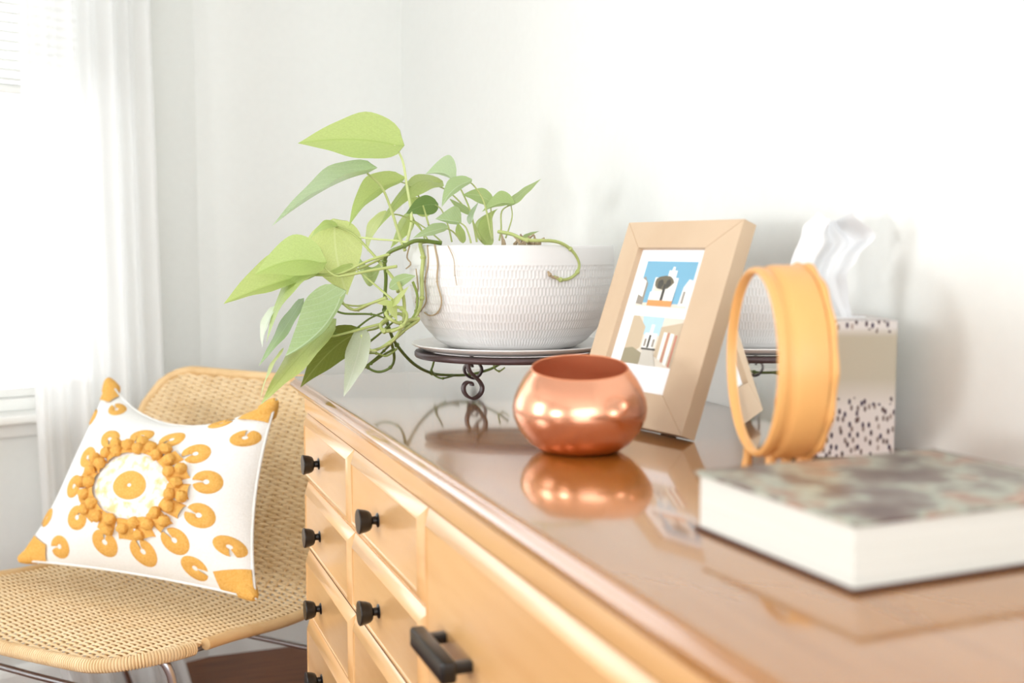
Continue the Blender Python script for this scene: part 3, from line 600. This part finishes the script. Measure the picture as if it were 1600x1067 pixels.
def blob(cx, cy, rx, ry, n=12): return [(cx+rx*math.cos(2*math.pi*i/n)*(1+.12*math.sin(i*5)), cy+ry*math.sin(2*math.pi*i/n)*(1+.1*math.cos(i*7))) for i in range(n)]
photo(.0517, .1465, .1484, .2070, ['sky', ('cream', [(0, 0), (1, 0), (1, .08), (0, .08)]), ('shade', [(0, .05), (.14, .03), (.14, .50), (.05, .66), (0, .6)]), ('white', [(.0, .25), (.10, .2), (.10, .55), (0, .62)]),
    ('white', [(.84, .05), (1, .05), (1, .60), (.93, .62), (.86, .45)]), ('shade', R4(.88, .92, .1, .36)), ('white', R4(.26, .72, .08, .64)), ('white', R4(.50, .66, .6, .80)), ('white', [(.55, .8), (.61, .8), (.60, .88), (.56, .88)]), ('cream', R4(.30, .46, .34, .58)),
    ('tree', blob(.46, .54, .20, .15)), ('dark', blob(.40, .50, .06, .10)), ('dark', blob(.55, .52, .05, .09)), ('dark', R4(.47, .52, .08, .5)), ('orange', R4(.24, .72, .02, .14)), ('white', R4(.24, .42, .14, .32)), ('white', R4(.56, .72, .14, .34))], 'photo print of a white tower under blue sky')
photo(.0556, .1513, .0750, .1358, ['cream', ('skyp', [(.28, .62), (.62, .62), (.62, 1), (.2, 1)]), ('tan', [(0, 0), (.30, .35), (.30, .78), (.12, 1), (0, 1)]), ('olive', [(0, 0), (.36, .0), (.40, .22), (.16, .34), (0, .3)]), ('white', R4(.34, .58, .34, .66)), ('white', R4(.42, .48, .6, .84)), ('shade', R4(.36, .40, .38, .54)), ('dark', R4(.43, .47, .36, .62)), ('shade', R4(.52, .56, .38, .54)),
    ('road', [(.38, .0), (.70, .0), (.56, .34), (.36, .34)]), ('dark', R4(.34, .62, .31, .35)), ('tan', [(.62, .2), (1, 0), (1, .92), (.62, .80)]), ('white', [(.70, .16), (.76, .12), (.76, .70), (.70, .7)]), ('rust', [(.78, .1), (.81, .09), (.81, .7), (.78, .7)]), ('white', [(.83, .06), (.90, .03), (.90, .68), (.83, .69)]), ('rust', [(.93, .02), (.965, .01), (.965, .66), (.93, .66)])], 'photo print of a narrow town street')

# ------------------------------------------------------------------ round yellow mirror
MC = Vector((.5725, .8925, EYE-.1050)); KS = .965
ym = thing('round_mirror', 'thick round yellow vanity mirror standing on small feet before the tissue box', 'mirror', (MC.x+.028, MC.y, TOP))
MX = frame_matrix(MC, (.284*KS, .959*KS, 0), (0, 0, KS), (.959*KS*.86, -.284*KS*.86, 0))     # z of the lathe runs along +X, away from the glass
b = MB(); b.lathe([(.0845, .0035), (.0850, .0), (.0860, -.0022), (.087, -.003), (.0905, -.001), (.0915, .003), (.0912, .007), (.0896, .0095), (.0898, .0135), (.0922, .0165), (.0932, .0205), (.0932, .038), (.0928, .050)], 96, MX); b.build('housing', M_yellow, ym)
b = MB(); n = 192; rings = []
for r, z in ((.0905, .0505), (.0945, .0515), (.0958, .0545), (.0948, .058), (.088, .060), (.060, .061), (.001, .061)):
    rings.append([MX @ Vector(((r+(.0016*math.cos(14*2*math.pi*i/n) if r > .09 else 0))*math.cos(2*math.pi*i/n), (r+(.0016*math.cos(14*2*math.pi*i/n) if r > .09 else 0))*math.sin(2*math.pi*i/n), z)) for i in range(n)])
b.loft(rings, False, True); b.build('scalloped_back', M_yellow, ym)
b = MB(); b.lathe([(.0, .0028), (.040, .0028), (.0848, .0030)], 96, MX); b.build('mirror_glass', M_mirror, ym)
for yy, xx in ((-.018, .016), (.024, .006), (-.020, .050), (.020, .050)):
    b = MB(); zt = -math.sqrt(.091**2-yy**2)+.003; zb = (TOP+.0008-MC.z)/KS
    b.tube([MX @ Vector((yy, zt, xx)), MX @ Vector((yy*1.1, (zt+zb)/2+.001, xx-.001)), MX @ Vector((yy*1.2, zb, xx-.002))], [.0055, .0045, .0062], 12, 4); b.build('foot', M_yellow, ym)

# ------------------------------------------------------------------ tissue box
tb = thing('tissue_box', 'square cardboard tissue box with dark speckles near the wall', 'tissue box', (.75, 1.02, TOP))
tr_ = Vector((.9366, -.3504, 0)); tf = Vector((.3504, .9366, 0))
ca, sa_ = math.cos(math.radians(0)), math.sin(math.radians(0))
ex = tr_*ca+tf*sa_; ey = tf*ca-tr_*sa_
TW, TD, TH = .105, .105, .142
TBo = Vector((.7620, .9230, TOP+.0006))-ex*TW
while (TBo+ex*TW+ey*TD).x > XW-.002 or (TBo+ex*TW).x > XW-.002: TBo -= Vector((.002, 0.0008, 0))
TM = frame_matrix(TBo, ex, ey, (0, 0, 1))
def tissue_mat():
    m = mat('speckled_card', srgb(214, 208, 200), .6, .2); bs = m.node_tree.nodes['Principled BSDF']
    tc = N(m, 'ShaderNodeTexCoord'); uv = N(m, 'ShaderNodeUVMap')
    mp = N(m, 'ShaderNodeMapping'); mp.inputs['Scale'].default_value = (19, 12.5, 1); L(m, uv.outputs[0], mp.inputs[0])
    vo = N(m, 'ShaderNodeTexVoronoi', voronoi_dimensions='2D'); vo.inputs['Scale'].default_value = 1; L(m, mp.outputs[0], vo.inputs[0])
    sp = N(m, 'ShaderNodeMath', operation='LESS_THAN'); sp.inputs[1].default_value = .27; L(m, vo.outputs['Distance'], sp.inputs[0])
    sx = N(m, 'ShaderNodeSeparateXYZ'); L(m, uv.outputs[0], sx.inputs[0])
    band = ramp(m, [(.0, (1, 1, 1, 1)), (.40, (1, 1, 1, 1)), (.47, (0, 0, 0, 1)), (.88, (0, 0, 0, 1)), (.93, (.8, .8, .8, 1))]); L(m, sx.outputs[1], band.inputs[0])
    sc = N(m, 'ShaderNodeSeparateColor'); L(m, vo.outputs['Color'], sc.inputs[0])
    keep = N(m, 'ShaderNodeMath', operation='LESS_THAN'); L(m, sc.outputs[0], keep.inputs[0]); L(m, band.outputs[0], keep.inputs[1])
    ml = N(m, 'ShaderNodeMath', operation='MULTIPLY'); L(m, sp.outputs[0], ml.inputs[0]); L(m, keep.outputs[0], ml.inputs[1])
    base = ramp(m, [(.0, srgb(226, 216, 212)), (.38, srgb(216, 208, 202)), (.58, srgb(186, 177, 158)), (.88, srgb(182, 172, 152)), (.95, srgb(214, 208, 204))]); L(m, sx.outputs[1], base.inputs[0])
    dots = ramp(m, [(.0, srgb(62, 50, 74)), (.45, srgb(92, 72, 70)), (1, srgb(176, 160, 150))]); L(m, sc.outputs[1], dots.inputs[0])
    mx = N(m, 'ShaderNodeMix', data_type='RGBA'); L(m, ml.outputs[0], mx.inputs[0]); L(m, base.outputs[0], mx.inputs[6]); L(m, dots.outputs[0], mx.inputs[7]); L(m, mx.outputs[2], bs.inputs['Base Color']); return m
M_box = tissue_mat(); M_edge = mat('card_edge', srgb(92, 78, 64), .7, .2)
b = MB(); b.box(0, TW, 0, TD, 0, TH, .0015); o = b.build('carton', M_box, tb, smooth=False)
ul = o.data.uv_layers.new(name='UVMap')
for p in o.data.polygons:
    for li in p.loop_indices:
        v = o.data.vertices[o.data.loops[li].vertex_index].co
        ul.data[li].uv = ((v.x if abs(p.normal.y) > .5 else v.y+.3)/TW, v.z/TH)
o.data.transform(TM)
# slot rim and bottom edge
b = MB(); b.box(-.0004, TW+.0004, -.0004, TD+.0004, -.0002, .0022, 0, TM); b.build('carton_edge', M_edge, tb, smooth=False)
b = MB(); n = 32; b.loft([[TM @ Vector((TW/2+a*.036*math.cos(2*math.pi*i/n), TD/2+a*.020*math.sin(2*math.pi*i/n), TH+z)) for i in range(n)] for a, z in ((1, .0001), (1, .0008), (.9, .0008), (.9, .0001))], False, False); b.build('slot_rim', M_mat, tb)
def tissue():
    # a pinched double sheet: narrow at the slot, a waist, then two soft peaks
    nu, nv = 36, 26; vs = []; fs = []
    def itp(v, tab):
        for (a, p), (c, q) in zip(tab, tab[1:]):
            if v <= c: t = (v-a)/(c-a); t = t*t*(3-2*t); return p+(q-p)*t
        return tab[-1][1]
    for j in range(nv+1):
        v = j/nv
        xr = itp(v, [(0, .017), (.25, .011), (.42, .008), (.6, .019), (.78, .035), (1, .010)]); xl = itp(v, [(0, -.021), (.3, -.040), (.5, -.050), (.85, -.038), (1, -.022)])
        for i in range(nu+1):
            u = i/nu*2-1
            x = TW/2+.003+(xl+xr)/2+u*(xr-xl)/2
            pk = .110+.004*math.cos(u*math.pi*2)-.010*math.exp(-(u/.25)**2)
            y = TD/2-.004+.016*math.sin(u*3.6+.5)*(.25+.75*v)+.006*math.sin(u*9+v*2.5)*(.3+v*.7)
            vs.append(TM @ Vector((x, y, TH-.004+v*pk)))
    for j in range(nv):
        for i in range(nu): a = j*(nu+1)+i; fs.append((a, a+1, a+nu+2, a+nu+1))
    b = MB(); b.add(vs, fs); b.build('tissue', M_tissue, tb)
tissue()

# ------------------------------------------------------------------ book
bN = Vector((.4371, .5638)); bL = Vector((.4278, .7402)); 
ed = (bL-bN); LEN = ed.length; ed.normalize()
xd = Vector((ed.y, -ed.x))
if xd.x < 0: xd = -xd
BT = .0455; DEP = .232
BKM = frame_matrix((bN.x, bN.y, TOP+.0006), (xd.x, xd.y, 0), (ed.x, ed.y, 0), (0, 0, 1))
bk = thing('hardcover_book', 'thick hardcover book with a dark mottled cover lying on the dresser top', 'book', (bN.x, bN.y, TOP))
M_cover = noise_mat('book_cover', [(.28, srgb(78, 58, 52)), (.40, srgb(106, 88, 82)), (.48, srgb(126, 116, 106)), (.54, srgb(168, 172, 156)), (.60, srgb(150, 116, 98)), (.68, srgb(190, 160, 138)), (.78, srgb(100, 74, 66))], 20, (1, 1, 1), rough=.35, spec=.5, detail=2)
M_board = mat('book_board', srgb(84, 54, 44), .5, .4)
b = MB(); b.box(-.002, DEP, -.002, LEN+.002, BT-.003, BT, .001, BKM); b.build('front_cover', M_cover, bk)
b = MB(); b.box(-.002, DEP, -.002, LEN+.002, 0, .003, .001, BKM); b.build('back_cover', M_board, bk)
b = MB(); b.box(DEP-.001, DEP+.003, -.002, LEN+.002, 0, BT, .001, BKM); b.build('spine', M_board, bk)
b = MB(); b.box(.0015, DEP-.0012, .0015, LEN-.0015, .0029, BT-.0029, 0, BKM); b.build('page_block', M_page, bk, smooth=False)

# ------------------------------------------------------------------ rattan chair
cd_ = Vector((.75, .66, 0)).normalized(); cw = Vector((-cd_.y, cd_.x, 0)); CO = Vector((.116, 1.858, 0)); CWD = .69
CM = frame_matrix(CO, cd_, cw, (0, 0, 1))
PROF = [(-.098, .425), (-.05, .428), (.0, .427), (.12, .418), (.25, .402), (.345, .400), (.40, .418), (.445, .475), (.50, .565), (.56, .665), (.62, .752), (.655, .800)]
def catmull(P, n):
    q = []
    for i in range(len(P)-1):
        a, b_, c, d = P[max(i-1, 0)], P[i], P[i+1], P[min(i+2, len(P)-1)]
        for k in range(n):
            t = k/n; q.append(tuple(.5*((2*b_[j])+(c[j]-a[j])*t+(2*a[j]-5*b_[j]+4*c[j]-d[j])*t*t+(3*b_[j]-a[j]-3*c[j]+d[j])*t**3) for j in range(2)))
    q.append(P[-1]); return q
PR = catmull(PROF, 24); arc = [0]
for p, q in zip(PR, PR[1:]): arc.append(arc[-1]+math.hypot(q[0]-p[0], q[1]-p[1]))
AL = arc[-1]
def prof(s):
    s = min(max(s, 0), AL)
    for i in range(len(arc)-1):
        if arc[i+1] >= s:
            t = (s-arc[i])/max(1e-9, arc[i+1]-arc[i]); a, b_ = PR[i], PR[i+1]
            x = a[0]+(b_[0]-a[0])*t; z = a[1]+(b_[1]-a[1])*t; d = math.hypot(b_[0]-a[0], b_[1]-a[1])
            return x, z, -(b_[1]-a[1])/d, (b_[0]-a[0])/d
    return PR[-1][0], PR[-1][1], -1, 0
RC = .125
def smin(w):           # rounded front corners
    e_ = min(w, CWD-w)
    return 0 if e_ >= RC else RC-math.sqrt(max(0, RC**2-(RC-e_)**2))
def smax(w):
    e_ = min(w, CWD-w); R2 = .10
    return AL-(0 if e_ >= R2 else R2-math.sqrt(max(0, R2**2-(R2-e_)**2)))
def sag(w): return -.012*(1-((w-CWD/2)/(CWD/2))**2)
def cpt(s, w, off=0):
    x, z, nx, nz = prof(s); d = sag(w)+off
    return CM @ Vector((x+nx*d, w, z+nz*d))
ch = thing('rattan_chair', 'low woven rattan lounge chair with steel legs behind the end of the dresser', 'chair', CM @ Vector((.25, .3, 0)))
NR = 28; ribs = [.012+(CWD-.024)*i/(NR-1) for i in range(NR)]
for w in ribs:
    b = MB(); s0, s1 = smin(w)+.004, smax(w)-.004; b.tube([cpt(s0+(s1-s0)*k/26, w) for k in range(27)], .0028, 6, 1); b.build('rattan_rib', M_rattan2, ch)
b = MB(); pitch = .0058; nw = int(AL/pitch); mt_ = (CWD-.016)/(NR-1)
for j in range(1, nw):
    s = j*pitch; row = []
    ws = [w for w in [.004+(CWD-.008)*k/(4*(NR-1)) for k in range(4*(NR-1)+1)] if smin(w) < s < smax(w)]
    if len(ws) < 3: continue
    rings = []
    for w in ws:
        ph = (w-.012)/(CWD-.024)*(NR-1)
        off = .0028*math.cos(math.pi*ph+(math.pi if j % 2 else 0))
        rings.append([cpt(s-.0034, w, off), cpt(s, w, off+.0018), cpt(s+.0034, w, off), cpt(s, w, off-.0012)])
    b.loft(rings)
wv = b.build('woven_strands', M_rattan, ch); wv['kind'] = 'stuff'
# rim pole all round, then the binding on the front edge
rimp = []
for k in range(41):
    w = CWD*k/40; rimp.append((smin(w), w))
far = [(smin(CWD)+(smax(CWD)-smin(CWD))*k/24, CWD) for k in range(1, 24)]
back_ = [(smax(CWD*(1-k/40)), CWD*(1-k/40)) for k in range(41)]
near = [(smin(0)+(smax(0)-smin(0))*(1-k/24), 0) for k in range(1, 24)]
b = MB(); b.tube([cpt(s, w) for s, w in far[:1]+far+back_+near], .0105, 12, 1); b.build('rim_pole', M_rattan2, ch)
b = MB(); b.tube([cpt(s, w) for s, w in rimp], .0095, 12, 1); b.build('front_pole', M_rattan2, ch)
# wrapped binding: rings of cane round the front pole
b = MB(); dense = []
for k in range(401):
    w = CWD*k/400; dense.append(cpt(smin(w), w))
acc = 0; nxt = 0; path = []
for p, q in zip(dense, dense[1:]):
    dlen = (q-p).length; acc += dlen
    while nxt < acc: path.append((p.lerp(q, max(0, min(1, 1-(acc-nxt)/max(dlen, 1e-9)))), (q-p).normalized())); nxt += .0048
for p, t in path:
    a = t.orthogonal().normalized(); c_ = t.cross(a)
    b.tube([p+(a*math.cos(2*math.pi*i/10)+c_*math.sin(2*math.pi*i/10))*.0102 for i in range(10)], .0023, 5, 1, closed=True)
bd_ = b.build('cane_binding', M_rattan, ch); bd_['kind'] = 'stuff'
# steel legs: one bent rod each side and two stretchers
def CP(x, y, z): return CM @ Vector((x, y, z))
for w, s_ in ((.03, -1), (CWD-.03, 1)):
    b = MB(); b.tube([CP(-.015, w-.0*s_, .414), CP(-.012, w+.012*s_, .404), CP(-.006, w+.02*s_, .36), CP(.002, w+.024*s_, .2), CP(.010, w+.028*s_, .009)], .0075, 12, 5); b.build('leg', M_chrome, ch)
    b = MB(); b.tube([CP(.36, w, .389), CP(.40, w+.012*s_, .375), CP(.43, w+.02*s_, .30), CP(.50, w+.026*s_, .12), CP(.54, w+.028*s_, .009)], .0075, 12, 5); b.build('leg', M_chrome, ch)
    b = MB(); b.tube([CP(-.010, w, .411), CP(.12, w, .403), CP(.25, w, .386), CP(.36, w, .386)], .006, 10, 4); b.build('seat_rail', M_chrome, ch)
b = MB(); b.tube([CP(-.004, .009, .33), CP(-.004, CWD/2, .325), CP(-.004, CWD-.009, .33)], .006, 10, 4); b.build('stretcher', M_chrome, ch)
b = MB(); b.tube([CP(.436, .0095, .28), CP(.436, CWD-.0095, .28)], .006, 10, 4); b.build('stretcher', M_chrome, ch)

# ------------------------------------------------------------------ cushion
QBL, QBR, QTL, QTR = Vector((-.1568, 2.4343, EYE-.6295)), Vector((.2585, 2.0114, EYE-.6292)), Vector((.0258, 2.5895, EYE-.2846)), Vector((.3185, 2.1265, EYE-.2861))
cn = (QBR-QBL).cross(QTL-QBL).normalized()
if cn.x > 0: cn = -cn
def cush(u, v, side=1, off=0):
    # u, v in -1..1; edges pulled in between the corners
    px_, py_ = u, v
    uu = u*(1-.10*(1-v*v)); vv = v*(1-.05*(1-u*u))-.36*(1-u*u)*((1+v)/2)
    a, c_ = (uu+1)/2, (vv+1)/2
    p = (QBL*(1-a)+QBR*a)*(1-c_)+(QTL*(1-a)+QTR*a)*c_
    t = (max(0, 1-abs(u)**2.6)**.8)*(max(0, 1-abs(v)**2.6)**.8)
    wr = .004*math.sin(u*5+v*3)*math.sin(v*6-1.2*u)
    h = (.098*t if side > 0 else -.045*t)+wr*t
    return p+cn*(h+off)
def cush_surface(side):
    n = 56; vs = []; fs = []
    for j in range(n+1):
        for i in range(n+1): vs.append(cush(math.sin((i/n-.5)*math.pi), math.sin((j/n-.5)*math.pi), side))
    for j in range(n):
        for i in range(n):
            a = j*(n+1)+i; q = (a, a+1, a+n+2, a+n+1); fs.append(q if side > 0 else q[::-1])
    return vs, fs
pw = thing('throw_pillow', 'white square pillow with mustard tufted medallion leaning on the rattan chair', 'pillow', (QBL+QBR)/2)
b = MB()
for s in (1, -1): b.add(*cush_surface(s))
b.build('pillow_cover', M_cotton, pw)
b = MB(); edge = [cush(x, -1) for x in [-1+k/10 for k in range(21)]]+[cush(1, -1+k/10) for k in range(1, 21)]+[cush(1-k/10, 1) for k in range(1, 21)]+[cush(-1, 1-k/10) for k in range(1, 20)]
b.tube(edge, .0028, 6, 1, closed=True); b.build('seam_piping', M_cotton, pw)
def patch(name, m, fn, nu, nv, lift, parent=pw, thick=True):
    # fn(a, b) -> (u, v); a slightly domed appliqué lying on the cushion
    vs = []; fs = []
    for j in range(nv+1):
        for i in range(nu+1):
            a, c_ = i/nu, j/nv; u, v = fn(a, c_)
            d = math.sin(math.pi*min(1, max(0, a)))**.4 if thick else 1
            vs.append(cush(u, v, 1, .0006+lift*max(0, d)))
    for j in range(nv):
        for i in range(nu): q = j*(nu+1)+i; fs.append((q, q+1, q+nu+2, q+nu+1))
    b = MB(); b.add(vs, fs); return b.build(name, m, parent)
def loop_patch(cu, cv, ru, rv, ang_, open_=.22):
    # horseshoe loop: opening points along ang_
    def fn(a, c_):
        th = ang_+open_+(2*math.pi-2*open_)*c_; r = .20+.80*a
        r *= 1-.12*(abs(c_-.5)*2)**4
        return cu+ru*r*math.cos(th), cv+rv*r*math.sin(th)
    return patch('embroidered_loop', M_mustard, fn, 6, 22, .0035)
KU, KV, MU, MV = .95, 1.12, .08, -.09
# centre disc, stitched lace ring, tuft ring, then the petals
patch('medallion_disc', M_mustard, lambda a, c_: (MU+.165*(.12+.88*a)*KU*math.cos(2*math.pi*c_), MV+.165*(.12+.88*a)*KV*math.sin(2*math.pi*c_)), 6, 28, .004)
patch('lace_ring', M_lace, lambda a, c_: (MU+(.19+.17*a)*KU*math.cos(2*math.pi*c_), MV+(.19+.17*a)*KV*math.sin(2*math.pi*c_)), 6, 40, .0015)
for k in range(16):
    th = 2*math.pi*k/16
    p = patch('tuft_bar', M_mustard, lambda a, c_, th=th: (MU+(.37+.185*c_)*KU*math.cos(th)-(a-.5)*.155*math.sin(th)*KU, MV+(.37+.185*c_)*KV*math.sin(th)+(a-.5)*.155*math.cos(th)*KV), 6, 6, .007)
tb0 = None
for k in range(22):
    th = 2*math.pi*(k+.5)/22
    for rr in ((.415, .52) if k % 2 else (.465,)):
        c_ = cush(MU+rr*KU*math.cos(th), MV+rr*KV*math.sin(th), 1, .010)
        b = MB(); m_ = 10; rg = []
        for q in range(1, 7):
            f = math.pi*q/7; rg.append([c_+Vector((math.sin(f)*math.cos(2*math.pi*i/m_), math.sin(f)*math.sin(2*math.pi*i/m_), math.cos(f)))*.0115*(1+.10*random.uniform(-1, 1)) for i in range(m_)])
        b.loft(rg); b.build('tuft_knot', M_mustard, pw)
for k in range(12):
    th = 2*math.pi*(k+.35)/12
    loop_patch(MU+.735*KU*math.cos(th)*.92, MV+.735*KV*math.sin(th)*.87, .115, .135, th+math.pi)
for cx_, cy_ in ((1, 1), (1, -1), (-1, 1), (-1, -1)):
    for du, dv in ((.88, .58), (.60, .86)):
        th = math.atan2(cy_*(.92-dv*.95), cx_*(.92-du*.95))
        loop_patch(cx_*du, cy_*dv, .105, .105, th)
    patch('corner_patch', M_mustard, lambda a, c_, cx_=cx_, cy_=cy_: (cx_*(1-.26*a*(1-c_*0)), cy_*(1-.26*c_*(1-.45*a))), 8, 8, .004, thick=False)
    # rounded tassel-like corner bulb
    c_ = cush(cx_*.985, cy_*.985); din = (cush(cx_*.7, cy_*.7, 0)-c_).normalized()
    b = MB(); b.tube([c_-din*.006, c_+din*.006, c_+din*.026, c_+din*.052], [.006, .013, .020, .010], 12, 4); b.build('corner_bulb', M_mustard, pw)
